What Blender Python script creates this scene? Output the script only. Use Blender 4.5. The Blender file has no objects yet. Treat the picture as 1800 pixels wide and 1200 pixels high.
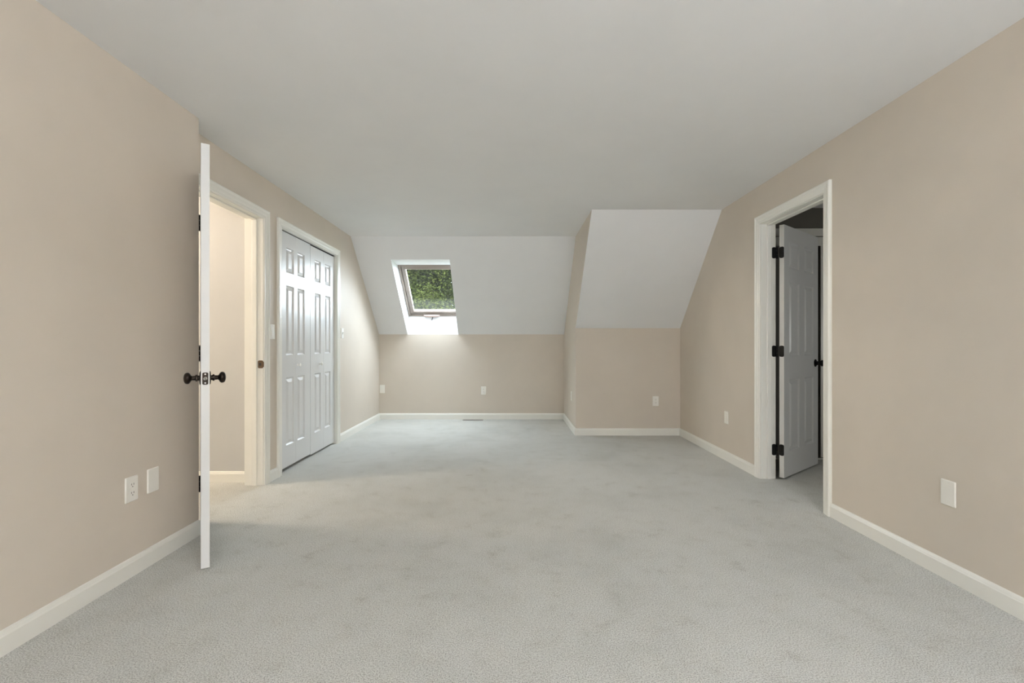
import bpy, bmesh, math, random
from mathutils import Vector, Matrix

SC = bpy.context.scene
COL = SC.collection

# ------------------------------------------------------------------ camera, sky, lights, exposure
cam_data = bpy.data.cameras.new('camera')
cam_data.sensor_fit = 'HORIZONTAL'
cam_data.sensor_width = 36.0
cam_data.lens = 16.0
cam_data.shift_x = 3.0 / 1800.0
cam_data.shift_y = 5.0 / 1800.0
cam_data.clip_start = 0.02
cam = bpy.data.objects.new('camera', cam_data)
cam.location = (0, 0, 1.08)
cam.rotation_euler = (math.pi / 2, 0, 0)
COL.objects.link(cam)
SC.camera = cam

world = bpy.data.worlds.new('overcast_sky')
SC.world = world
world.use_nodes = True
bg = world.node_tree.nodes['Background']
bg.inputs['Color'].default_value = (0.80, 0.89, 1.0, 1)
bg.inputs['Strength'].default_value = 32.0


YR = -4.2                               # rear wall, behind the camera


def area_light(name, loc, rot, sx, sy, power, color, portal=False, spread=math.pi):
    d = bpy.data.lights.new(name, 'AREA')
    d.shape = 'RECTANGLE'
    d.size, d.size_y = sx, sy
    d.energy = power
    d.color = color
    d.spread = spread
    if portal:
        d.cycles.is_portal = True
    o = bpy.data.objects.new(name, d)
    o.location = loc
    o.rotation_euler = rot
    COL.objects.link(o)
    return o


# daylight of the two windows in the rear wall, behind the camera
area_light('rear_window_daylight', (-0.75, YR + 0.06, 1.50), (math.pi / 2, 0, 0), 1.1, 1.25, 10, (0.91, 0.97, 1.06))
area_light('rear_window_daylight', (0.95, YR + 0.06, 1.50), (math.pi / 2, 0, 0), 1.1, 1.25, 42, (0.91, 0.97, 1.06))
# the photographer's lamp behind the camera, turned up at the ceiling
area_light('bounced_lamp', (1.35, -1.7, 1.5), (math.pi, 0, 0), 0.9, 0.9, 205, (0.93, 0.97, 1.06))
# daylight in the dim room beyond the right door, from a small window in its far side wall
area_light('side_room_daylight', (4.36, 2.45, 1.15), (0, math.pi / 2, 0), 0.5, 0.6, 9, (1.0, 1.0, 0.95))
# the hall's warm ceiling lamp, left of the entry door
hall_lamp = bpy.data.lights.new('hall_lamp', 'POINT')
hall_lamp.energy = 92
hall_lamp.color = (1.0, 0.83, 0.65)
hall_lamp.shadow_soft_size = 0.12
hl = bpy.data.objects.new('hall_lamp', hall_lamp)
hl.location = (-3.55, 2.98, 2.16)
COL.objects.link(hl)

SC.view_settings.view_transform = 'Standard'
SC.view_settings.look = 'None'
SC.view_settings.gamma = 1.0
SC.view_settings.use_curve_mapping = False
SC.view_settings.exposure = 0.15
SC.cycles.max_bounces = 14
SC.cycles.diffuse_bounces = 10
SC.cycles.use_denoising = True
SC.cycles.caustics_reflective = False

# ------------------------------------------------------------------ room measures (metres)
XL, XF, XR = -1.77, -1.895, 2.015       # left wall near, left wall far, right wall
H = 2.362                               # ceiling
YB, ZB, Y1 = 6.57, 1.224, 5.40          # back knee wall, its height, where the slope meets the ceiling
YA, ZA, Y2 = 5.40, 1.272, 4.335         # the same in the alcove on the right
XA = 0.776                              # alcove side wall
SB = (H - ZB) / (YB - Y1)
SA = (H - ZA) / (YA - Y2)

# ------------------------------------------------------------------ materials


def new_mat(name):
    m = bpy.data.materials.new(name)
    m.use_nodes = True
    nt = m.node_tree
    return m, nt, nt.nodes['Principled BSDF']


def noise(nt, scale, detail=4.0, rough=0.6, coord='Object'):
    tc = nt.nodes.new('ShaderNodeTexCoord')
    n = nt.nodes.new('ShaderNodeTexNoise')
    n.inputs['Scale'].default_value = scale
    n.inputs['Detail'].default_value = detail
    n.inputs['Roughness'].default_value = rough
    nt.links.new(tc.outputs[coord], n.inputs['Vector'])
    return n


def ramp(nt, src, stops):
    r = nt.nodes.new('ShaderNodeValToRGB')
    e = r.color_ramp.elements
    e[0].position, e[0].color = stops[0][0], (*stops[0][1], 1)
    e[1].position, e[1].color = stops[-1][0], (*stops[-1][1], 1)
    for p, c in stops[1:-1]:
        x = e.new(p)
        x.color = (*c, 1)
    nt.links.new(src, r.inputs['Fac'])
    return r


def bump(nt, bsdf, src, strength, dist):
    b = nt.nodes.new('ShaderNodeBump')
    b.inputs['Strength'].default_value = strength
    b.inputs['Distance'].default_value = dist
    nt.links.new(src, b.inputs['Height'])
    nt.links.new(b.outputs['Normal'], bsdf.inputs['Normal'])


def paint(name, c, rough=0.6, var=0.02, bscale=180, bstr=0.06, spec=0.3):
    m, nt, b = new_mat(name)
    n = noise(nt, 2.2, 3)
    lo = tuple(x * (1 - var) for x in c)
    hi = tuple(min(1, x * (1 + var)) for x in c)
    r = ramp(nt, n.outputs['Fac'], [(0.35, lo), (0.65, hi)])
    nt.links.new(r.outputs['Color'], b.inputs['Base Color'])
    b.inputs['Roughness'].default_value = rough
    b.inputs['Specular IOR Level'].default_value = spec
    if bstr:
        n2 = noise(nt, bscale, 2)
        bump(nt, b, n2.outputs['Fac'], bstr, 0.002)
    return m


def metal(name, c, rough, metallic=1.0):
    m, nt, b = new_mat(name)
    n = noise(nt, 60, 3)
    r = ramp(nt, n.outputs['Fac'], [(0.3, tuple(x * 0.8 for x in c)), (0.7, tuple(min(1, x * 1.2) for x in c))])
    nt.links.new(r.outputs['Color'], b.inputs['Base Color'])
    b.inputs['Metallic'].default_value = metallic
    b.inputs['Roughness'].default_value = rough
    return m


M_WALL = paint('beige_wall_paint', (0.63, 0.567, 0.488), 0.55)
M_CEIL = paint('white_ceiling_paint', (0.765, 0.772, 0.775), 0.85, 0.012, 90, 0.05)
M_TRIM = paint('white_trim_paint', (0.825, 0.815, 0.76), 0.32, 0.01, 120, 0.02, 0.5)
M_DOOR = paint('white_door_paint', (0.71, 0.715, 0.71), 0.30, 0.01, 140, 0.03, 0.5)
M_HALL = paint('cream_hall_paint', (0.53, 0.53, 0.52), 0.6)
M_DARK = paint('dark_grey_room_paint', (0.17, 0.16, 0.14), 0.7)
M_PLATE = paint('white_plastic', (0.84, 0.82, 0.76), 0.35, 0.0, 100, 0.0, 0.5)
M_SLOT = paint('dark_slot_plastic', (0.05, 0.045, 0.04), 0.6, 0.0, 100, 0.0)
M_BRONZE = metal('oil_rubbed_bronze', (0.030, 0.022, 0.017), 0.34, 0.85)
M_BLACK = metal('matte_black_metal', (0.012, 0.012, 0.012), 0.45, 0.6)
M_STRIKE = metal('antique_bronze', (0.16, 0.11, 0.07), 0.4)
M_STEEL = metal('brushed_steel', (0.55, 0.54, 0.52), 0.35)
M_VENT = metal('grey_register_enamel', (0.30, 0.28, 0.26), 0.5, 0.2)
M_FRAME = paint('taupe_window_frame', (0.24, 0.195, 0.165), 0.4, 0.03, 60, 0.03, 0.5)
M_BEAD = paint('cream_glazing_bead', (0.62, 0.56, 0.49), 0.4, 0.01, 60, 0.0)
M_OPER = paint('beige_operator_cover', (0.38, 0.29, 0.26), 0.35, 0.01, 60, 0.0, 0.5)
M_BARK = paint('bark', (0.06, 0.05, 0.04), 0.9, 0.3, 40, 0.3)
M_GRASS = paint('lawn_green', (0.05, 0.08, 0.025), 0.95, 0.3, 30, 0.2)


def make_carpet():
    m, nt, b = new_mat('pale_grey_cut_pile_carpet')
    fine = noise(nt, 215, 4, 0.75)
    r1 = ramp(nt, fine.outputs['Fac'], [(0.37, (0.27, 0.262, 0.232)), (0.455, (0.56, 0.56, 0.53)), (0.54, (0.73, 0.735, 0.70)), (0.64, (0.89, 0.895, 0.86))])
    big = noise(nt, 1.5, 6, 0.62)
    r2 = ramp(nt, big.outputs['Fac'], [(0.32, (0.87, 0.875, 0.865)), (0.5, (0.97, 0.97, 0.965)), (0.66, (1, 1, 1))])
    mx = nt.nodes.new('ShaderNodeMix')
    mx.data_type = 'RGBA'
    mx.blend_type = 'MULTIPLY'
    mx.inputs[0].default_value = 1.0
    nt.links.new(r1.outputs['Color'], mx.inputs[6])
    nt.links.new(r2.outputs['Color'], mx.inputs[7])
    # small trodden patches where the pile lies the other way
    patch = noise(nt, 7.5, 6, 0.7)
    r4 = ramp(nt, patch.outputs['Fac'], [(0.30, (0.82, 0.81, 0.785)), (0.42, (0.965, 0.962, 0.952)), (0.55, (1, 1, 1))])
    mx2 = nt.nodes.new('ShaderNodeMix')
    mx2.data_type = 'RGBA'
    mx2.blend_type = 'MULTIPLY'
    mx2.inputs[0].default_value = 1.0
    nt.links.new(mx.outputs[2], mx2.inputs[6])
    nt.links.new(r4.outputs['Color'], mx2.inputs[7])
    nt.links.new(mx2.outputs[2], b.inputs['Base Color'])
    b.inputs['Roughness'].default_value = 1.0
    b.inputs['Specular IOR Level'].default_value = 0.05
    b.inputs['Sheen Weight'].default_value = 0.25
    b.inputs['Sheen Roughness'].default_value = 0.5
    n3 = noise(nt, 260, 3, 0.7)
    bump(nt, b, n3.outputs['Fac'], 0.9, 0.006)
    return m


M_CARPET = make_carpet()


def make_glass():
    m = bpy.data.materials.new('grey_film_window_glass')
    m.use_nodes = True
    nt = m.node_tree
    nt.nodes.clear()
    out = nt.nodes.new('ShaderNodeOutputMaterial')
    tr = nt.nodes.new('ShaderNodeBsdfTransparent')
    tr.inputs['Color'].default_value = (0.90, 0.93, 0.91, 1)
    gl = nt.nodes.new('ShaderNodeBsdfGlossy')
    gl.inputs['Roughness'].default_value = 0.02
    fr = nt.nodes.new('ShaderNodeFresnel')
    fr.inputs['IOR'].default_value = 1.45
    mix = nt.nodes.new('ShaderNodeMixShader')
    nt.links.new(fr.outputs['Fac'], mix.inputs['Fac'])
    nt.links.new(tr.outputs['BSDF'], mix.inputs[1])
    nt.links.new(gl.outputs['BSDF'], mix.inputs[2])
    # a thin grey translucent film, thicker along the lower edge of the pane
    tl = nt.nodes.new('ShaderNodeBsdfTranslucent')
    tl.inputs['Color'].default_value = (0.5, 0.5, 0.5, 1)
    tc = nt.nodes.new('ShaderNodeTexCoord')
    sep = nt.nodes.new('ShaderNodeSeparateXYZ')
    nt.links.new(tc.outputs['UV'], sep.inputs['Vector'])
    r = ramp(nt, sep.outputs['Y'], [(0.0, (0.028,) * 3), (0.26, (0.025,) * 3), (0.34, (0.004,) * 3)])
    n = noise(nt, 9, 5)
    mul = nt.nodes.new('ShaderNodeMath')
    mul.operation = 'MULTIPLY'
    nt.links.new(r.outputs['Color'], mul.inputs[0])
    nt.links.new(n.outputs['Fac'], mul.inputs[1])
    mix2 = nt.nodes.new('ShaderNodeMixShader')
    nt.links.new(mul.outputs['Value'], mix2.inputs['Fac'])
    nt.links.new(mix.outputs['Shader'], mix2.inputs[1])
    nt.links.new(tl.outputs['BSDF'], mix2.inputs[2])
    nt.links.new(mix2.outputs['Shader'], out.inputs['Surface'])
    return m


M_GLASS = make_glass()


def make_leaf():
    m, nt, b = new_mat('leaf_green')
    n = noise(nt, 2.3, 4)
    r = ramp(nt, n.outputs['Fac'], [(0.35, (0.008, 0.0105, 0.0022)), (0.5, (0.015, 0.0185, 0.0035)), (0.68, (0.026, 0.029, 0.006))])
    nt.links.new(r.outputs['Color'], b.inputs['Base Color'])
    b.inputs['Roughness'].default_value = 0.6
    b.inputs['Specular IOR Level'].default_value = 0.03
    return m


M_LEAF = make_leaf()

# ------------------------------------------------------------------ mesh helpers


class MB:
    """Collects faces; build() links them as one mesh object."""

    def __init__(self):
        self.v, self.f = [], []

    def poly(self, pts):
        i = len(self.v)
        self.v += [tuple(p) for p in pts]
        self.f.append(tuple(range(i, i + len(pts))))

    def hull(self, a, b):
        """Solid between two matching polygons a and b."""
        n = len(a)
        i = len(self.v)
        self.v += [tuple(p) for p in a] + [tuple(p) for p in b]
        self.f.append(tuple(range(i + n - 1, i - 1, -1)))
        self.f.append(tuple(range(i + n, i + 2 * n)))
        for k in range(n):
            l = (k + 1) % n
            self.f.append((i + k, i + l, i + n + l, i + n + k))
        return self

    def box(self, x0, x1, y0, y1, z0, z1):
        return self.hull([(x0, y0, z0), (x1, y0, z0), (x1, y1, z0), (x0, y1, z0)],
                         [(x0, y0, z1), (x1, y0, z1), (x1, y1, z1), (x0, y1, z1)])

    def prism_x(self, yz, x0, x1):
        return self.hull([(x0, y, z) for y, z in yz], [(x1, y, z) for y, z in yz])

    def lathe(self, prof, seg=28, origin=(0, 0, 0)):
        """prof: (radius, distance along +y)."""
        i = len(self.v)
        n = len(prof)
        ox, oy, oz = origin
        for r, d in prof:
            for k in range(seg):
                t = 2 * math.pi * k / seg
                self.v.append((ox + r * math.cos(t), oy + d, oz + r * math.sin(t)))
        for a in range(n - 1):
            for k in range(seg):
                l = (k + 1) % seg
                self.f.append((i + a * seg + k, i + (a + 1) * seg + k, i + (a + 1) * seg + l, i + a * seg + l))
        self.f.append(tuple(i + k for k in range(seg)))
        self.f.append(tuple(i + (n - 1) * seg + k for k in range(seg - 1, -1, -1)))
        return self

    def build(self, name, mat, parent=None, fn=None, bevel=0, smooth=False, mtx=None, segs=2):
        me = bpy.data.meshes.new(name)
        vs = self.v if fn is None else [tuple(fn(*p)) for p in self.v]
        me.from_pydata(vs, [], self.f)
        bm = bmesh.new()
        bm.from_mesh(me)
        if bevel or smooth:
            bmesh.ops.remove_doubles(bm, verts=bm.verts, dist=1e-6)
        bmesh.ops.recalc_face_normals(bm, faces=bm.faces)
        if bevel:
            ed = [e for e in bm.edges if len(e.link_faces) == 2 and e.calc_face_angle(0) > 0.6]
            bmesh.ops.bevel(bm, geom=ed, offset=bevel, segments=segs, profile=0.6, affect='EDGES', clamp_overlap=True)
        bm.to_mesh(me)
        bm.free()
        me.materials.append(mat)
        if smooth:
            for p in me.polygons:
                p.use_smooth = True
            try:
                me.set_sharp_from_angle(angle=math.radians(40))
            except Exception:
                pass
        o = bpy.data.objects.new(name, me)
        COL.objects.link(o)
        if parent is not None:
            o.parent = parent
        if mtx is not None:
            o.matrix_local = mtx
        return o


def tag(o, label=None, cat=None, group=None, kind=None):
    if label:
        o['label'] = label
    if cat:
        o['category'] = cat
    if group:
        o['group'] = group
    if kind:
        o['kind'] = kind
    return o


def empty(name, loc=(0, 0, 0), rotz=0.0, mtx=None):
    o = bpy.data.objects.new(name, None)
    o.empty_display_size = 0.1
    COL.objects.link(o)
    if mtx is not None:
        o.matrix_world = mtx
    else:
        o.location = loc
        o.rotation_euler = (0, 0, rotz)
    return o


def structure(o, label):
    return tag(o, label, None, None, 'structure')


def frame_mtx(origin, xdir, ydir, zdir):
    m = Matrix.Identity(4)
    for i, d in enumerate((Vector(xdir), Vector(ydir), Vector(zdir))):
        m[0][i], m[1][i], m[2][i] = d
    m[0][3], m[1][3], m[2][3] = origin
    return m


def rrect(cx, cz, w, h, r, seg=5):
    """Rounded rectangle outline in (x, z)."""
    pts = []
    for sx, sz, a0 in ((1, 1, 0), (-1, 1, 90), (-1, -1, 180), (1, -1, 270)):
        ox, oz = cx + sx * (w / 2 - r), cz + sz * (h / 2 - r)
        for k in range(seg + 1):
            a = math.radians(a0 + 90 * k / seg)
            pts.append((ox + r * math.cos(a), oz + r * math.sin(a)))
    return pts


# ------------------------------------------------------------------ openings
D1Y0, D1Y1, D1Z = 2.755, 3.487, 2.043      # entry door opening in the far left wall
D2Y0, D2Y1, D2Z = 3.764, 4.955, 2.042      # closet opening
D3Y0, D3Y1, D3Z = 2.922, 3.655, 2.043      # right door opening
TL, TR = 0.13, 0.116                       # wall thicknesses

# ------------------------------------------------------------------ setting: floor, walls, ceiling
m = MB()
m.box(-5.0, 4.6, YR - 0.2, YB + 0.15, -0.12, 0.0)
structure(m.build('floor', M_CARPET), 'pale grey cut pile carpet running wall to wall')

m = MB()
m.box(XL - 0.26, XL, YR, 2.586, 0, H)
structure(m.build('wall_left', M_WALL), 'near beige left wall with two outlet plates, ending beside the open door')

m = MB()
XFo = XF - TL
m.box(XFo, XF, 2.586, D1Y0 - 0.02, 0, H)
m.box(XFo, XF, D1Y0 - 0.02, D1Y1 + 0.02, D1Z + 0.02, H)
m.box(XFo, XF, D1Y1 + 0.02, D2Y0 - 0.02, 0, H)
m.box(XFo, XF, D2Y0 - 0.02, D2Y1 + 0.02, D2Z + 0.02, H)
m.prism_x([(D2Y1 + 0.02, 0), (YB + 0.1, 0), (YB + 0.1, ZB), (YB, ZB), (Y1, H), (D2Y1 + 0.02, H)], XFo, XF)
structure(m.build('wall_left', M_WALL), 'far beige left wall holding the entry door and the closet doors')

m = MB()
m.box(XF, XA, YB, YB + 0.1, 0, ZB)
structure(m.build('wall_back', M_WALL), 'low beige knee wall under the skylight')

m = MB()
m.prism_x([(YA, 0), (YB, 0), (YB, ZB), (Y1, H), (Y2 + 0.006, H), (YA + 0.006, ZA), (YA, ZA)], XA, XA + 0.10)
structure(m.build('wall_alcove', M_WALL), 'beige side wall stepping back between the two sloped ceilings')

m = MB()
m.box(XA + 0.10, XR, YA, YA + 0.1, 0, ZA)
structure(m.build('wall_alcove', M_WALL), 'darker beige knee wall in the right-hand alcove')

m = MB()
XRo = XR + TR
m.box(XR, XRo, YR, D3Y0 - 0.02, 0, H)
m.box(XR, XRo, D3Y0 - 0.02, D3Y1 + 0.02, D3Z + 0.02, H)
m.prism_x([(D3Y1 + 0.02, 0), (YA + 0.1, 0), (YA + 0.1, ZA), (YA, ZA), (Y2, H), (D3Y1 + 0.02, H)], XR, XRo)
structure(m.build('wall_right', M_WALL), 'beige right wall with the open white door')

# rear wall, behind the camera, with two window openings
m = MB()
y0, y1 = YR - 0.12, YR
for x0, x1, z0, z1 in ((-2.03, -1.32, 0, H), (-0.18, 0.38, 0, H), (1.52, 2.13, 0, H),
                       (-1.32, -0.18, 0, 0.86), (0.38, 1.52, 0, 0.86), (-1.32, -0.18, 2.14, H), (0.38, 1.52, 2.14, H)):
    m.box(x0, x1, y0, y1, z0, z1)
structure(m.build('wall_rear', M_WALL), 'beige rear wall with two windows')
for k, (x0, x1) in enumerate(((-1.32, -0.18), (0.38, 1.52))):
    m = MB()
    m.box(x0, x1, y0 + 0.02, y0 + 0.05, 0.86, 2.14)  # opaque panel added to stop sky light entering through the opening
    structure(m.build('window_%d' % (k + 2), M_CEIL), ('left', 'right')[k] + ' rear window filled by an added white panel that keeps the sky out, behind the camera')

m = MB()
m.box(-2.03, XA, YR - 0.12, Y1, H, H + 0.06)
m.box(XA, 2.13, YR - 0.12, Y2 + 0.002, H, H + 0.06)
m.box(XA, XA + 0.10, Y2, Y1, H, H + 0.06)
structure(m.build('ceiling', M_CEIL), 'flat white ceiling')

# sloped ceiling at the back, with the skylight shaft
SX0, SX1 = -1.480, -0.752        # shaft sides
WX1 = SX1 + 0.050                # the frame is a little wider than the opening on its right
SYT = 5.638                      # upper edge of the opening
zs = lambda y: ZB + (YB - y) * SB
ZT = zs(SYT)
WY0, WZ0 = 6.617, 1.485          # lower and upper inside edges of the skylight frame
WY1, WZ1 = 5.967, 2.117
ceil_back = empty('ceiling', (0, 0, 0))
structure(ceil_back, 'white sloped ceiling around the skylight')
m = MB()
T = 0.02
nw = Vector((0, SB, 1)).normalized() * T


def slope_piece(m, x0, x1, ya, yb, zf):
    lo = [(x0, ya, zf(ya)), (x1, ya, zf(ya)), (x1, yb, zf(yb)), (x0, yb, zf(yb))]
    hi = [(x, y + nw.y, z + nw.z) for x, y, z in lo]
    m.hull(lo, hi)


slope_piece(m, XF, SX0 - 0.012, Y1, YB, zs)
slope_piece(m, SX1 + 0.012, XA, Y1, YB, zs)
slope_piece(m, SX0 - 0.012, SX1 + 0.012, Y1, SYT, zs)
m.build('slope_panel', M_CEIL, ceil_back)
m = MB()
# reveals of the shaft: sides, level head, upright sill
side = [(YB, ZB), (SYT, ZT), (WY1 + 0.01, WZ1 + 0.02), (WY0 + 0.02, WZ0)]
m.prism_x(side, SX0 - 0.012, SX0)
m.hull([(SX1, YB, ZB), (SX1, SYT, ZT), (WX1, WY1 + 0.01, WZ1 + 0.02), (WX1, WY0 + 0.02, WZ0)],
       [(SX1 + 0.012, YB, ZB), (SX1 + 0.012, SYT, ZT), (WX1 + 0.012, WY1 + 0.01, WZ1 + 0.02), (WX1 + 0.012, WY0 + 0.02, WZ0)])
m.prism_x([(SYT, ZT), (SYT, ZT + 0.012), (WY1, WZ1 + 0.022), (WY1, WZ1 + 0.005)], SX0, WX1)
m.prism_x([(YB, ZB), (WY0, WZ0), (WY0 + 0.012, WZ0), (YB + 0.012, ZB)], SX0, WX1)
m.build('shaft_lining', M_CEIL, ceil_back)
# roof deck outside, leaving the window opening free
vdir = Vector((0, -1, SB)).normalized()
wdir = Vector((0, SB, 1)).normalized()
W_O = Vector((0, WY0, WZ0))
WL = (Vector((0, WY1, WZ1)) - W_O).length


def roof(u, v, w):
    return Vector((u, 0, 0)) + W_O + vdir * v + wdir * w


m = MB()
for u0, u1, v0, v1 in ((-2.6, SX0 - 0.005, -0.6, 2.6), (WX1 + 0.005, XA + 0.25, -0.6, 2.6),
                       (SX0 - 0.005, WX1 + 0.005, WL + 0.005, 2.6), (SX0 - 0.005, WX1 + 0.005, -0.6, -0.005)):
    m.box(u0, u1, v0, v1, 0.03, 0.10)
m.build('roof_deck', M_DARK, ceil_back, fn=roof)

m = MB()
za = lambda y: ZA + (YA - y) * SA
lo = [(XA, Y2, H), (XR, Y2, H), (XR, YA, ZA), (XA, YA, ZA)]
m.hull(lo, [(x, y + 0.0025, z + 0.0025) for x, y, z in lo])
lo = [(XA + 0.10, Y2, H), (XR, Y2, H), (XR, YA, ZA), (XA + 0.10, YA, ZA)]
m.hull([(x, y + 0.0025, z + 0.0025) for x, y, z in lo], [(x, y + 0.04, z + 0.04) for x, y, z in lo])
structure(m.build('ceiling', M_CEIL), 'white sloped ceiling over the right-hand alcove')

# ------------------------------------------------------------------ hall behind the entry door
HY = 3.570
m = MB()
m.box(-4.7, XFo, HY, HY + 0.1, 0, H)
structure(m.build('wall_hall', M_HALL), 'cream hall wall seen through the entry door')
m = MB()
m.box(-4.8, -4.7, 1.6, HY + 0.1, 0, H)
m.box(-4.7, XFo, 1.5, 1.6, 0, H)
m.box(XFo - 0.004, XFo, 1.6, D1Y0 - 0.02, 0, H)
m.box(XFo - 0.004, XFo, D1Y0 - 0.02, D1Y1 + 0.02, D1Z + 0.02, H)
structure(m.build('wall_hall', M_HALL), 'cream hall walls out of sight beside the entry door')
m = MB()
m.box(-4.8, XFo, 1.5, HY + 0.1, H, H + 0.05)
structure(m.build('ceiling', M_CEIL), 'white hall ceiling beyond the entry door')

# closet behind the bifold doors
m = MB()
m.box(-2.75, -2.70, D2Y0 - 0.15, D2Y1 + 0.15, 0, H)
m.box(-2.70, XFo, D2Y0 - 0.15, D2Y0 - 0.09, 0, H)
m.box(-2.70, XFo, D2Y1 + 0.09, D2Y1 + 0.15, 0, H)
m.box(-2.70, XFo, D2Y0 - 0.09, D2Y1 + 0.09, H - 0.05, H)
structure(m.build('wall_closet', M_DARK), 'dark inside walls of the closet behind the bifold doors')

# ------------------------------------------------------------------ room behind the right door
RY = 4.28
OX0, OX1 = 2.30, 3.75                 # opening in its far wall
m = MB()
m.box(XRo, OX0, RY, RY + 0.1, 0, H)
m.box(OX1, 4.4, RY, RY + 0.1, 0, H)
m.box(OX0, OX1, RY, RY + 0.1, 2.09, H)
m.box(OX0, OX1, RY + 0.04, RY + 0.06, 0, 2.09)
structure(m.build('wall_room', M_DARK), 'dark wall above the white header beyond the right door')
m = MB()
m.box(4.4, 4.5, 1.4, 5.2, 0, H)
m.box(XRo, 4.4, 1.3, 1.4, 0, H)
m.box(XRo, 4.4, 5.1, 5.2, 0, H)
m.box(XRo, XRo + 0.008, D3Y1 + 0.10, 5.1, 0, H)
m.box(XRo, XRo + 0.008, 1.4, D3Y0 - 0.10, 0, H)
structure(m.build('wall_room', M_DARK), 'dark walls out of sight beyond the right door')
m = MB()
m.box(XRo, 4.5, 1.3, 5.2, H, H + 0.05)
structure(m.build('ceiling', M_CEIL), 'dim white ceiling sliver beyond the right door')

# ------------------------------------------------------------------ trim: casings and jambs
PROF = [(0.0, 0.0), (0.0, 0.009), (0.004, 0.012), (0.018, 0.012), (0.022, 0.0145), (0.030, 0.016), (0.044, 0.017),
        (0.050, 0.0205), (0.058, 0.0215), (0.064, 0.019), (0.066, 0.014), (0.066, 0.0)]


def door_trim(name, label, P, s0, s1, ztop, depth, stop=None):
    """P(s, z, p): wall coordinate s, height z, p proud of the wall. Casing in three mitred lengths, jamb, stop."""
    root = empty(name)
    structure(root, label)
    rv = 0.005
    a, b, c = s0 - rv, s1 + rv, ztop + rv
    m = MB()
    m.hull([(a - d, 0.0, p) for d, p in PROF], [(a - d, c + d, p) for d, p in PROF])
    m.build('side_casing', M_TRIM, root, fn=P)
    m = MB()
    m.hull([(b + d, 0.0, p) for d, p in PROF], [(b + d, c + d, p) for d, p in PROF])
    m.build('side_casing', M_TRIM, root, fn=P)
    m = MB()
    m.hull([(a - d, c + d, p) for d, p in PROF], [(b + d, c + d, p) for d, p in PROF])
    m.build('head_casing', M_TRIM, root, fn=P)
    j = 0.0195
    m = MB()
    m.box(s0 - j, s0, 0, ztop, -depth, -0.0005)
    m.build('side_jamb', M_TRIM, root, fn=P)
    m = MB()
    m.box(s1, s1 + j, 0, ztop, -depth, -0.0005)
    m.build('side_jamb', M_TRIM, root, fn=P)
    m = MB()
    m.box(s0 - j, s1 + j, ztop, ztop + j, -depth, -0.0005)
    m.build('head_jamb', M_TRIM, root, fn=P)
    if stop:
        p0, p1 = stop
        for q0, q1 in ((s0, s0 + 0.011), (s1 - 0.011, s1)):
            m = MB()
            m.box(q0, q1, 0, ztop - 0.011, -p1, -p0)
            m.build('door_stop', M_TRIM, root, fn=P, bevel=0.003)
        m = MB()
        m.box(s0, s1, ztop - 0.011, ztop, -p1, -p0)
        m.build('door_stop', M_TRIM, root, fn=P, bevel=0.003)
    return root


PL = lambda s, z, p: (XF + p, s, z)
PR = lambda s, z, p: (XR - p, s, z)
trim1 = door_trim('trim_1', 'white moulded casing around the open entry door to the lit hall', PL, D1Y0, D1Y1, D1Z, TL, (0.044, 0.080))
trim2 = door_trim('trim_2', 'white moulded casing around the closet doors', PL, D2Y0, D2Y1, D2Z, TL)
trim3 = door_trim('trim_3', 'white moulded casing around the open right-hand door', PR, D3Y0, D3Y1, D3Z, TR, (0.044, 0.080))
# hall-side casing edge of the entry door and strike plate
m = MB()
m.box(D1Y1 + 0.004, HY - 0.002, 0.0, D1Z + 0.07, -TL - 0.014, -TL)
m.build('rear_casing', M_TRIM, trim1, fn=PL)
m = MB()
out = rrect(0, 0, 0.040, 0.060, 0.010)
zc = 0.927
m.hull([(XF - 0.018 + x, D1Y1 - 0.0016, zc + z) for x, z in out], [(XF - 0.018 + x, D1Y1 - 0.0002, zc + z) for x, z in out])
lip = [(D1Y1 - 0.0016, 0.0), (D1Y1 + 0.001, 0.006), (D1Y1 + 0.003, 0.006), (D1Y1 + 0.0005, -0.002)]
m.hull([(XF + p, y, zc - 0.020) for y, p in lip], [(XF + p, y, zc + 0.020) for y, p in lip])
strike = m.build('strike_plate', M_STRIKE, trim1)
strike['label'] = 'antique bronze strike plate'
m = MB()
m.box(XF - 0.030, XF - 0.012, D1Y1 - 0.0020, D1Y1 - 0.0015, zc - 0.011, zc + 0.011)
m.build('latch_hole', M_SLOT, strike)

# white header and posts of the closet in the room beyond the right door
root = empty('trim_4')
structure(root, 'white two step header casing in the dim room beyond the right door')
m = MB()
m.box(XRo, 4.3, RY - 0.022, RY - 0.0005, 2.095, 2.165)
m.build('head_casing', M_TRIM, root, bevel=0.004)
m = MB()
m.box(XRo, 4.3, RY - 0.012, RY - 0.0005, 2.005, 2.088)
m.build('head_jamb', M_TRIM, root, bevel=0.003)
m = MB()
m.box(2.912, 2.99, RY - 0.012, RY - 0.002, 0.02, 2.005)
m.build('door_edge', M_TRIM, root, bevel=0.003)
m = MB()
m.box(XRo, 4.3, RY - 0.01, RY + 0.0, 0.0, 0.012)
m.build('threshold', M_TRIM, root)


# ------------------------------------------------------------------ baseboards
BP = [(0.0, 0.0), (0.0135, 0.0), (0.0135, 0.066), (0.011, 0.070), (0.0095, 0.076), (0.006, 0.083), (0.0, 0.086)]


def baseboard(name, label, a, b, inward, ma=0, mb=0):
    """Run from a to b (x, y); inward: unit vector into the room; ma, mb: mitre of each end (+1 shortens as it comes proud)."""
    m = MB()
    a, b, n = Vector(a), Vector(b), Vector(inward)
    d = (b - a).normalized()
    A = [(*(a + n * p + d * (p * ma)), z) for p, z in BP]
    B = [(*(b + n * p - d * (p * mb)), z) for p, z in BP]
    m.hull(A, B)
    return structure(m.build(name, M_TRIM), label)


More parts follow.
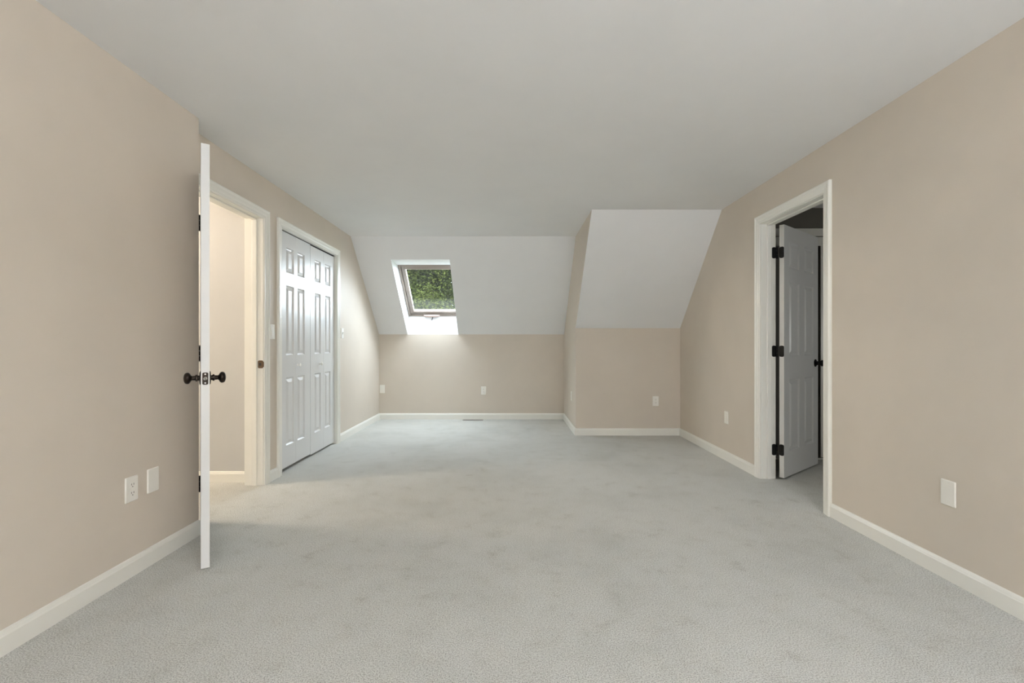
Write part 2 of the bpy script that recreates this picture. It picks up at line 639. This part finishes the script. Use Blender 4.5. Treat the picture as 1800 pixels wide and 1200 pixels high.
cas = 0.005 + 0.066
baseboard('baseboard_left', 'white baseboard along the near left wall', (XL, YR), (XL, 2.586), (1, 0), 1, 0)
baseboard('baseboard_left', 'short white baseboard between the entry door and the closet', (XF, D1Y1 + cas), (XF, D2Y0 - cas), (1, 0))
baseboard('baseboard_left', 'white baseboard from the closet to the back corner', (XF, D2Y1 + cas), (XF, YB), (1, 0), 0, 1)
baseboard('baseboard_back', 'white baseboard under the skylight wall', (XF, YB), (XA, YB), (0, -1), 1, 1)
baseboard('baseboard_alcove', 'white baseboard along the alcove side wall', (XA, YB), (XA, YA), (-1, 0), 1, -1)
baseboard('baseboard_alcove', 'white baseboard along the darker alcove knee wall', (XA, YA), (XR, YA), (0, -1), -1, 1)
baseboard('baseboard_right', 'white baseboard from the alcove to the right door', (XR, YA), (XR, D3Y1 + cas), (-1, 0), 1, 0)
baseboard('baseboard_right', 'white baseboard along the near right wall', (XR, D3Y0 - cas), (XR, YR), (-1, 0), 0, 1)
baseboard('baseboard_hall', 'white baseboard at the foot of the hall wall', (-4.7, HY), (XFo, HY), (0, -1))

# ------------------------------------------------------------------ doors
ROWS = ((0.215, 0.795), (0.985, 1.585), (1.695, 1.910))


def panel_mesh(x0, x1, z0, z1, t):
    """A raised panel filling an opening of a slab t thick (front y=0, back y=t), the same on both faces."""
    m = MB()
    rings = [(0.0, 0.0), (0.009, 0.010), (0.015, 0.0115), (0.038, 0.003), (0.042, 0.0015)]
    for sgn, base in ((1, 0.0), (-1, t)):
        prev = None
        for ins, dep in rings:
            y = base + sgn * dep
            cur = [(x0 + ins, y, z0 + ins), (x1 - ins, y, z0 + ins), (x1 - ins, y, z1 - ins), (x0 + ins, y, z1 - ins)]
            if prev:
                for k in range(4):
                    l = (k + 1) % 4
                    m.poly([prev[k], prev[l], cur[l], cur[k]])
            prev = cur
        m.poly(prev)
    return m


def slab_mesh(w, zb, zt, t, cols, rows):
    m = MB()
    xs = [0.0]
    for a, b in cols:
        xs += [a, b]
    xs.append(w)
    for k in range(0, len(xs), 2):
        m.box(xs[k], xs[k + 1], 0, t, zb, zt)
    zz = [zb]
    for a, b in rows:
        zz += [a, b]
    zz.append(zt)
    for a, b in cols:
        for k in range(0, len(zz), 2):
            m.box(a, b, 0, t, zz[k], zz[k + 1])
    return m


def knob_mesh(side, x, z, t):
    """Egg-shaped knob with its neck, on the front (y<0) or back (y>t) face."""
    prof = [(0.0125, 0.004), (0.0125, 0.012), (0.0165, 0.014), (0.0165, 0.020), (0.0115, 0.023), (0.0105, 0.035), (0.015, 0.0395),
            (0.0225, 0.0430), (0.0268, 0.0480), (0.0278, 0.0530), (0.0265, 0.0590), (0.0215, 0.0645), (0.012, 0.0680), (0.002, 0.0690)]
    rose = [(0.033, 0.0), (0.033, 0.002), (0.031, 0.0045), (0.022, 0.006), (0.012, 0.0065)]
    if side < 0:
        f = lambda r, d: (r, -d)
        y0 = 0.0
    else:
        f = lambda r, d: (r, d)
        y0 = t
    a, b = MB(), MB()
    a.lathe([f(r, d) for r, d in prof], 28, (x, y0, z))
    b.lathe([f(r, d) for r, d in rose], 28, (x, y0, z))
    return a, b


HZ = (0.235, 1.025, 1.815)


def panel_door(name, label, origin, a, n_back, w, t, knob_z, hw_mat, pin, hinge_len):
    """origin: front bottom hinge-side corner; a: along the leaf; n_back: from the front face to the back face."""
    mt = frame_mtx((*origin, 0), (*a, 0), (*n_back, 0), (0, 0, 1))
    root = empty(name, mtx=mt)
    structure(root, label)
    s = w / 0.72
    cols = ((0.100 * s, 0.305 * s), (0.412 * s, 0.617 * s))
    slab = slab_mesh(w, 0.015, 2.035, t, cols, ROWS).build('slab', M_DOOR, root, bevel=0.0)
    for x0, x1 in cols:
        for z0, z1 in ROWS:
            panel_mesh(x0, x1, z0, z1, t).build('panel', M_DOOR, slab)
    for sd in (-1, 1):
        k, r = knob_mesh(sd, w - 0.062, knob_z, t)
        ko = k.build('knob', hw_mat, root, smooth=True)
        ko['label'] = 'dark egg-shaped knob on its round rose'
        r.build('rose', hw_mat, ko, smooth=True)
    return root, mt


# door_1: entry door, swung into the room and seen along its free edge
a1 = Vector((0.565, -0.825)).normalized()
n1 = Vector((0.825, 0.565)).normalized()         # from the left face to the right face
pin1 = Vector((-1.8835, 2.7585))
o1 = pin1 + a1 * 0.004 + n1 * 0.004
W1 = 0.728
door1, mt1 = panel_door('door_1', 'white six panel entry door standing open, seen along its edge', o1, a1, n1, W1, 0.035, 0.917, M_BRONZE, pin1, 0.09)
out = rrect(0.0175, 0.917, 0.0235, 0.058, 0.006)
m = MB()
m.hull([(W1 - 0.0005, y, z) for y, z in out], [(W1 + 0.0014, y, z) for y, z in out])
lp = m.build('latch_plate', M_BRONZE, door1)
lp['label'] = 'bronze latch plate on the free edge'
m = MB()
bolt = [(0.0175 + 0.0075 * math.cos(k * math.pi / 8), 0.917 + 0.0085 * math.sin(k * math.pi / 8)) for k in range(16)]
m.hull([(W1 + 0.0014, y, z) for y, z in bolt], [(W1 + (0.010 if y < 0.0175 else 0.004), y, z) for y, z in bolt])
m.build('latch_bolt', M_STEEL, lp)
for dz in (-0.021, 0.021):
    m = MB()
    c = [(0.0175 + 0.0038 * math.cos(k * math.pi / 5), 0.917 + dz + 0.0038 * math.sin(k * math.pi / 5)) for k in range(10)]
    m.hull([(W1 + 0.0014, y, z) for y, z in c], [(W1 + 0.0024, y, z) for y, z in c])
    m.build('screw', M_STEEL, lp)


def hinge(parent, mt, pin, z, mat, jamb_poly, leaf_poly, hlen=0.090):
    """Knuckle at pin; jamb_poly/leaf_poly: (two lists of world-plane corners built by the caller as functions of z offsets)."""
    inv = mt.inverted()
    m = MB()
    seg = 14
    n = 3
    for k in range(n):
        z0 = z - hlen / 2 + k * hlen / n + 0.0008
        z1 = z - hlen / 2 + (k + 1) * hlen / n - 0.0008
        ring = [(pin.x + 0.0062 * math.cos(q * 2 * math.pi / seg), pin.y + 0.0062 * math.sin(q * 2 * math.pi / seg)) for q in range(seg)]
        m.hull([(x, y, z0) for x, y in ring], [(x, y, z1) for x, y in ring])
    for z0, z1, r in ((z + hlen / 2, z + hlen / 2 + 0.004, 0.004), (z - hlen / 2 - 0.004, z - hlen / 2, 0.004)):
        ring = [(pin.x + r * math.cos(q * 2 * math.pi / seg), pin.y + r * math.sin(q * 2 * math.pi / seg)) for q in range(seg)]
        m.hull([(x, y, z0) for x, y in ring], [(x, y, z1) for x, y in ring])
    fn = lambda x, y, zz: inv @ Vector((x, y, zz))
    h = m.build('hinge', mat, parent, fn=fn)
    for c0, d, nn in (jamb_poly, leaf_poly):
        # plate: starts at c0, runs along d for its width, nn is its face normal
        w = 0.034
        out = rrect(w / 2, 0, w, hlen, 0.012)
        m = MB()
        A = [(c0.x + d.x * q, c0.y + d.y * q, z + zz) for q, zz in out]
        B = [(x + nn.x * 0.0022, y + nn.y * 0.0022, zz) for x, y, zz in A]
        m.hull(A, B)
        m.build('hinge_leaf', mat, h, fn=fn)
    return h


for z in HZ:
    hinge(door1, mt1, pin1, z, M_BRONZE,
          (Vector((XF + 0.004, D1Y0)), Vector((-1, 0)), Vector((0, 1))),
          (o1, n1, -a1))

# door_3: right-hand door, swung into the dim room beyond
a3 = Vector((0.790, 0.613)).normalized()
f3 = Vector((a3.y, -a3.x))                        # normal of the visible face
pin3 = Vector((2.1425, 3.6565))
o3 = pin3 + a3 * 0.0095 + f3 * 0.049
W3 = 0.718
door3, mt3 = panel_door('door_3', 'white six panel door standing open into the dim room on the right', o3, a3, -f3, W3, 0.035, 0.915, M_BLACK, pin3, 0.09)
for z in HZ:
    hinge(door3, mt3, pin3, z, M_BLACK,
          (Vector((XRo + 0.004, D3Y1)), Vector((-1, 0)), Vector((0, -1))),
          (o3 - f3 * 0.0345, f3, -a3))

# door_2: two pairs of bifold closet doors
door2 = empty('door_2', (0, 0, 0))
structure(door2, 'white bifold closet doors, four narrow leaves with raised panels')
T2 = 0.030
XD = XF - 0.020
leaves = [(3.768, 4.0625, 0.030, 2.0345, 0.120, 0.2625), (4.0645, 4.3550, 0.030, 2.0345, 0.033, 0.1755),
          (4.3610, 4.6660, 0.020, 2.027, 0.095, 0.2375), (4.6680, 4.9500, 0.020, 2.027, 0.035, 0.1775)]
for k, (ya, yb, zb, zt, c0, c1) in enumerate(leaves):
    # local x runs from the far side to the near side seen from the room: the front face looks along +X
    w = yb - ya
    mt = frame_mtx((XD, ya, 0), (0, 1, 0), (-1, 0, 0), (0, 0, 1))
    lf = slab_mesh(w, zb, zt, T2, ((c0, c1),), ROWS).build('leaf', M_DOOR, door2, mtx=mt)
    for z0, z1 in ROWS:
        panel_mesh(c0, c1, z0, z1, T2).build('panel', M_DOOR, lf)
    if k in (1, 2):
        m = MB()
        prof = [(0.010, 0.0), (0.009, 0.004), (0.0065, 0.010), (0.0075, 0.016), (0.013, 0.020), (0.0158, 0.025), (0.015, 0.030), (0.010, 0.034), (0.002, 0.0352)]
        kx = 0.026 if k == 1 else 0.205
        m.lathe([(r, -d) for r, d in prof], 24, (kx, 0, 0.895 if k == 1 else 0.885))
        m.build('knob', M_TRIM, lf, smooth=True)
m = MB()
m.box(XD - 0.035, XD + 0.0, D2Y0, D2Y1, D2Z - 0.005, D2Z)
m.build('track', M_SLOT, door2)

# ------------------------------------------------------------------ skylight
win = empty('window_1')
structure(win, 'taupe framed roof window in its white shaft, trees outside')
U0, U1 = SX0 + 0.004, WX1 - 0.004


def ring_box(mb_list, u0, u1, v0, v1, wd, w0, w1):
    for b in ((u0, u0 + wd, v0, v1), (u1 - wd, u1, v0, v1), (u0 + wd, u1 - wd, v0, v0 + wd), (u0 + wd, u1 - wd, v1 - wd, v1)):
        m = MB()
        m.box(b[0], b[1], b[2], b[3], w0, w1)
        mb_list.append(m)


names = ('side_frame', 'side_frame', 'sill_frame', 'head_frame')
ms = []
ring_box(ms, U0, U1, 0.0, WL, 0.030, 0.0, 0.075)
for n_, m in zip(names, ms):
    m.build(n_, M_FRAME, win, fn=roof, bevel=0.003)
ms = []
ring_box(ms, U0 + 0.034, U1 - 0.034, 0.036, WL - 0.036, 0.042, 0.014, 0.070)
sash = [m.build(n_, M_FRAME, win, fn=roof, bevel=0.004) for n_, m in zip(('side_sash', 'side_sash', 'lower_sash', 'upper_sash'), ms)]
ms = []
g0, g1, gv0, gv1 = U0 + 0.076, U1 - 0.076, 0.078, WL - 0.078
ring_box(ms, g0, g1, gv0, gv1, 0.010, 0.024, 0.052)
for m in ms:
    m.build('glazing_bead', M_BEAD, win, fn=roof, bevel=0.002)
m = MB()
m.poly([(g0 + 0.004, gv0 + 0.004, 0.052), (g1 - 0.004, gv0 + 0.004, 0.052), (g1 - 0.004, gv1 - 0.004, 0.052), (g0 + 0.004, gv1 - 0.004, 0.052)])
pane = m.build('pane', M_GLASS, win, fn=roof)
uv = pane.data.uv_layers.new(name='UVMap')
for li, l in enumerate(pane.data.loops):
    co = pane.data.vertices[l.vertex_index].co
    uv.data[li].uv = ((co.x - g0) / (g1 - g0), (co - W_O).dot(vdir) / WL)
# operator: a long low cover with a stub that takes the crank
cx = -1.14
m = MB()
sec = []
for u, hgt in ((-0.115, 0.010), (-0.095, 0.020), (-0.04, 0.030), (0.04, 0.030), (0.095, 0.020), (0.115, 0.010)):
    sec.append([(cx + u, 0.002, 0.002), (cx + u, 0.034, 0.002), (cx + u, 0.032, -hgt * 0.7), (cx + u, 0.020, -hgt), (cx + u, 0.006, -hgt * 0.8)])
for s0, s1 in zip(sec, sec[1:]):
    m.hull(s0, s1)
op = m.build('operator_cover', M_OPER, win, fn=roof)
m = MB()
q = []
for t in (0.0, 1.0):
    c = Vector((cx + 0.02 - 0.02 * t, 0.012 - 0.045 * t, -0.024 - 0.012 * t))
    q.append([(c.x + 0.006 * math.cos(k * math.pi / 5), c.y, c.z + 0.006 * math.sin(k * math.pi / 5)) for k in range(10)])
m.hull(q[0], q[1])
m.box(cx - 0.010, cx + 0.010, -0.044, -0.028, -0.046, -0.026)
cr = m.build('crank_stub', M_BLACK, op, fn=roof)
cr['label'] = 'black crank stub'

area_light('skylight_portal', roof((g0 + g1) / 2, WL / 2, 0.16), (math.atan(SB) * -1.0, 0, 0), 0.74, WL + 0.1, 1, (1, 1, 1), portal=True)

# ------------------------------------------------------------------ wall plates


def plate_root(label, cat, name, pos, facing, group=None):
    """facing: unit vector out of the wall. Local +x is right as seen from the room, -y points into the room."""
    f = Vector(facing)
    xd = Vector((-f.y, f.x, 0.0))
    mt = frame_mtx(pos, xd, -f, (0, 0, 1))
    o = empty(name, mtx=mt)
    return tag(o, label, cat, group)


def cover(root, w=0.071, h=0.117, t=0.006, name='cover_plate'):
    m = MB()
    A = rrect(0, 0, w, h, 0.004)
    B = rrect(0, 0, w - 0.006, h - 0.006, 0.003)
    m.hull([(x, 0, z) for x, z in A], [(x, -0.0025, z) for x, z in A])
    m.hull([(x, -0.0025, z) for x, z in A], [(x, -t, z) for x, z in B])
    return m.build(name, M_PLATE, root)


def screw(root, z, t=0.006):
    m = MB()
    m.lathe([(0.0032, 0.0), (0.0030, -0.0012), (0.001, -0.0016)], 10, (0, -t, z))
    return m.build('screw', M_PLATE, root)


def duplex(root):
    cover(root)
    for s in (-1, 1):
        m = MB()
        zc = s * 0.0195
        pts = []
        for k in range(24):
            a = 2 * math.pi * k / 24
            pts.append((0.0175 * math.cos(a), max(-0.0135, min(0.0135, 0.0175 * math.sin(a))) + zc))
        m.hull([(x, -0.0055, z) for x, z in pts], [(x, -0.0078, z) for x, z in pts])
        so = m.build('socket', M_PLATE, root)
        for bx in (-0.0063, 0.0063):
            m = MB()
            m.box(bx - 0.0011, bx + 0.0011, -0.0082, -0.0076, zc - 0.001, zc + 0.0075)
            m.build('slot', M_SLOT, so)
        m = MB()
        m.lathe([(0.0024, -0.0076), (0.0024, -0.0082)], 10, (0, 0, zc - 0.0075))
        m.build('ground_hole', M_SLOT, so)
    screw(root, 0.0)


def decora(root, rocker=True):
    cover(root)
    m = MB()
    if rocker:
        m.hull([(-0.0165, -0.0055, -0.033), (0.0165, -0.0055, -0.033), (0.0165, -0.0055, 0.033), (-0.0165, -0.0055, 0.033)],
               [(-0.0160, -0.0105, -0.0325), (0.0160, -0.0105, -0.0325), (0.0160, -0.0070, 0.0325), (-0.0160, -0.0070, 0.0325)])
        m.build('rocker', M_PLATE, root)
    else:
        m.box(-0.0165, 0.0165, -0.0085, -0.0055, -0.033, 0.033)
        m.build('insert', M_PLATE, root, bevel=0.001)
    screw(root, 0.048)
    screw(root, -0.048)


def toggle(root):
    cover(root)
    m = MB()
    m.box(-0.005, 0.005, -0.0072, -0.0055, -0.012, 0.012)
    m.build('toggle_slot', M_SLOT, root)
    m = MB()
    m.hull([(-0.0035, -0.006, -0.004), (0.0035, -0.006, -0.004), (0.0035, -0.006, 0.006), (-0.0035, -0.006, 0.006)],
           [(-0.003, -0.019, 0.005), (0.003, -0.019, 0.005), (0.003, -0.019, 0.012), (-0.003, -0.019, 0.012)])
    m.build('toggle_lever', M_PLATE, root)
    screw(root, 0.030)
    screw(root, -0.030)


def blank(root):
    cover(root)
    screw(root, 0.042)
    screw(root, -0.042)


G_OUT = 'white duplex outlets around the room'
EAST, WEST, SOUTH = (1, 0, 0), (-1, 0, 0), (0, -1, 0)
duplex(plate_root('white duplex outlet on the near left wall, the left one of the pair there', 'outlet', 'wall_outlet', (XL, 2.124, 0.405), EAST, G_OUT))
blank(plate_root('white blank cover plate on the near left wall, right beside the duplex outlet', 'wall plate', 'blank_plate', (XL, 2.252, 0.410), EAST))
decora(plate_root('white rocker light switch between the entry door casing and the closet casing', 'light switch', 'light_switch', (XF, 3.620, 1.180), EAST))
toggle(plate_root('white toggle light switch on the left wall just past the closet doors', 'light switch', 'light_switch', (XF, 5.130, 1.205), EAST))
decora(plate_root('white outlet on the skylight wall beside the left corner', 'outlet', 'wall_outlet', (-1.848, YB, 0.435), SOUTH, G_OUT), False)
duplex(plate_root('white duplex outlet on the skylight wall above the floor register', 'outlet', 'wall_outlet', (-0.386, YB, 0.412), SOUTH, G_OUT))
duplex(plate_root('thin-looking white outlet seen edge on, on the alcove side wall', 'outlet', 'wall_outlet', (XA, 5.760, 0.425), WEST, G_OUT))
duplex(plate_root('white duplex outlet on the darker knee wall of the alcove', 'outlet', 'wall_outlet', (1.725, YA, 0.407), SOUTH, G_OUT))
decora(plate_root('narrow-looking white outlet on the right wall between the alcove and the door', 'outlet', 'wall_outlet', (XR, 4.240, 0.400), WEST, G_OUT), False)
blank(plate_root('white blank cover plate on the near right wall', 'wall plate', 'blank_plate', (XR, 2.092, 0.397), WEST))

# ------------------------------------------------------------------ floor register
reg = empty('floor_register', (-0.53, 6.48, 0.0))
tag(reg, 'slim grey metal floor register set in the carpet under the skylight wall', 'floor vent')
for b in ((-0.145, 0.145, -0.034, -0.024), (-0.145, 0.145, 0.024, 0.034), (-0.145, -0.130, -0.024, 0.024), (0.130, 0.145, -0.024, 0.024)):
    m = MB()
    m.box(b[0], b[1], b[2], b[3], 0.0, 0.006)
    m.build('rim', M_VENT, reg, bevel=0.0015)
for k in range(12):
    x = -0.118 + k * 0.0215
    m = MB()
    m.hull([(x, -0.024, 0.001), (x + 0.004, -0.024, 0.001), (x + 0.004, 0.024, 0.001), (x, 0.024, 0.001)],
           [(x + 0.006, -0.024, 0.005), (x + 0.010, -0.024, 0.005), (x + 0.010, 0.024, 0.005), (x + 0.006, 0.024, 0.005)])
    m.build('slat', M_VENT, reg)
m = MB()
m.box(-0.130, 0.130, -0.024, 0.024, 0.0, 0.0008)
m.build('duct', M_SLOT, reg)

# ------------------------------------------------------------------ outside: lawn and trees beyond the skylight
m = MB()
m.box(-40, 40, 7.5, 60, -3.3, -3.2)
structure(m.build('ground', M_GRASS), 'lawn below the skylight, outside')


def tree(name, label, x, y, h, r, n, seed, leaf):
    rnd = random.Random(seed)
    root = tag(empty(name, (x, y, -3.2)), label, 'tree', 'trees beyond the skylight')
    m = MB()
    seg = 10
    rings = [(0.16, 0, 0, 0), (0.12, 0.05, 0.02, h * 0.35), (0.07, -0.03, 0.05, h * 0.7), (0.02, 0, 0, h * 0.95)]
    rr = [[(ox + q * math.cos(k * 2 * math.pi / seg), oy + q * math.sin(k * 2 * math.pi / seg), z) for k in range(seg)] for q, ox, oy, z in rings]
    for A, B in zip(rr, rr[1:]):
        m.hull(A, B)
    m.build('trunk', M_BARK, root)
    tips = []
    for k in range(16):
        z0 = h * rnd.uniform(0.25, 0.85)
        a = rnd.uniform(0, 2 * math.pi)
        L = r * rnd.uniform(0.6, 0.95) * (1.15 - 0.6 * z0 / h)
        tip = Vector((L * math.cos(a), L * math.sin(a), z0 + L * 0.45))
        b = MB()
        A = [(0.035 * math.cos(q), 0.035 * math.sin(q), z0 + 0.03 * math.sin(q + 1)) for q in (0, 1.26, 2.51, 3.77, 5.03)]
        B = [(tip.x + 0.008 * math.cos(q), tip.y + 0.008 * math.sin(q), tip.z) for q in (0, 1.26, 2.51, 3.77, 5.03)]
        b.hull(A, B)
        b.build('branch', M_BARK, root)
        tips.append(tip)
    m = MB()
    clumps = []
    for k in range(130):
        z = h * (rnd.uniform(0.30, 1.0) if k % 3 else rnd.uniform(0.55, 0.80))
        a = rnd.uniform(0, 2 * math.pi)
        R = r * math.sqrt(max(0.05, 1 - ((z / h - 0.55) / 0.5) ** 2)) * math.sqrt(rnd.random())
        clumps.append((Vector((R * math.cos(a), R * math.sin(a), z)), rnd.uniform(0.35, 0.7)))
    for k in range(n):
        c, cr_ = clumps[rnd.randrange(len(clumps))]
        d = Vector((rnd.gauss(0, 1), rnd.gauss(0, 1), rnd.gauss(0, 0.8)))
        p = c + d.normalized() * cr_ * rnd.random() ** 0.5
        ax = Vector((rnd.gauss(0, 1), rnd.gauss(0, 1), rnd.gauss(0, 0.5))).normalized()
        sd = ax.cross(Vector((rnd.gauss(0, 1), rnd.gauss(0, 1), rnd.gauss(0, 1)))).normalized()
        L, wd = leaf * rnd.uniform(0.8, 1.4), leaf * rnd.uniform(0.28, 0.45)
        up = ax.cross(sd) * 0.012
        m.poly([p - ax * L * 0.5, p + sd * wd + up, p + ax * L * 0.5, p - sd * wd + up])
    lv = m.build('foliage', M_LEAF, root)
    lv['kind'] = 'stuff'
    return root


tree('leafy_tree', 'dense green leafy tree nearest the skylight', -1.9, 11.0, 8.4, 1.35, 60000, 3, 0.058)
tree('leafy_tree', 'green leafy tree standing behind the nearest one', -2.7, 16.6, 10.2, 1.9, 42000, 7, 0.09)
tree('leafy_tree', 'green leafy tree farthest off beyond the skylight', -4.6, 22.8, 11.5, 2.2, 25000, 11, 0.11)
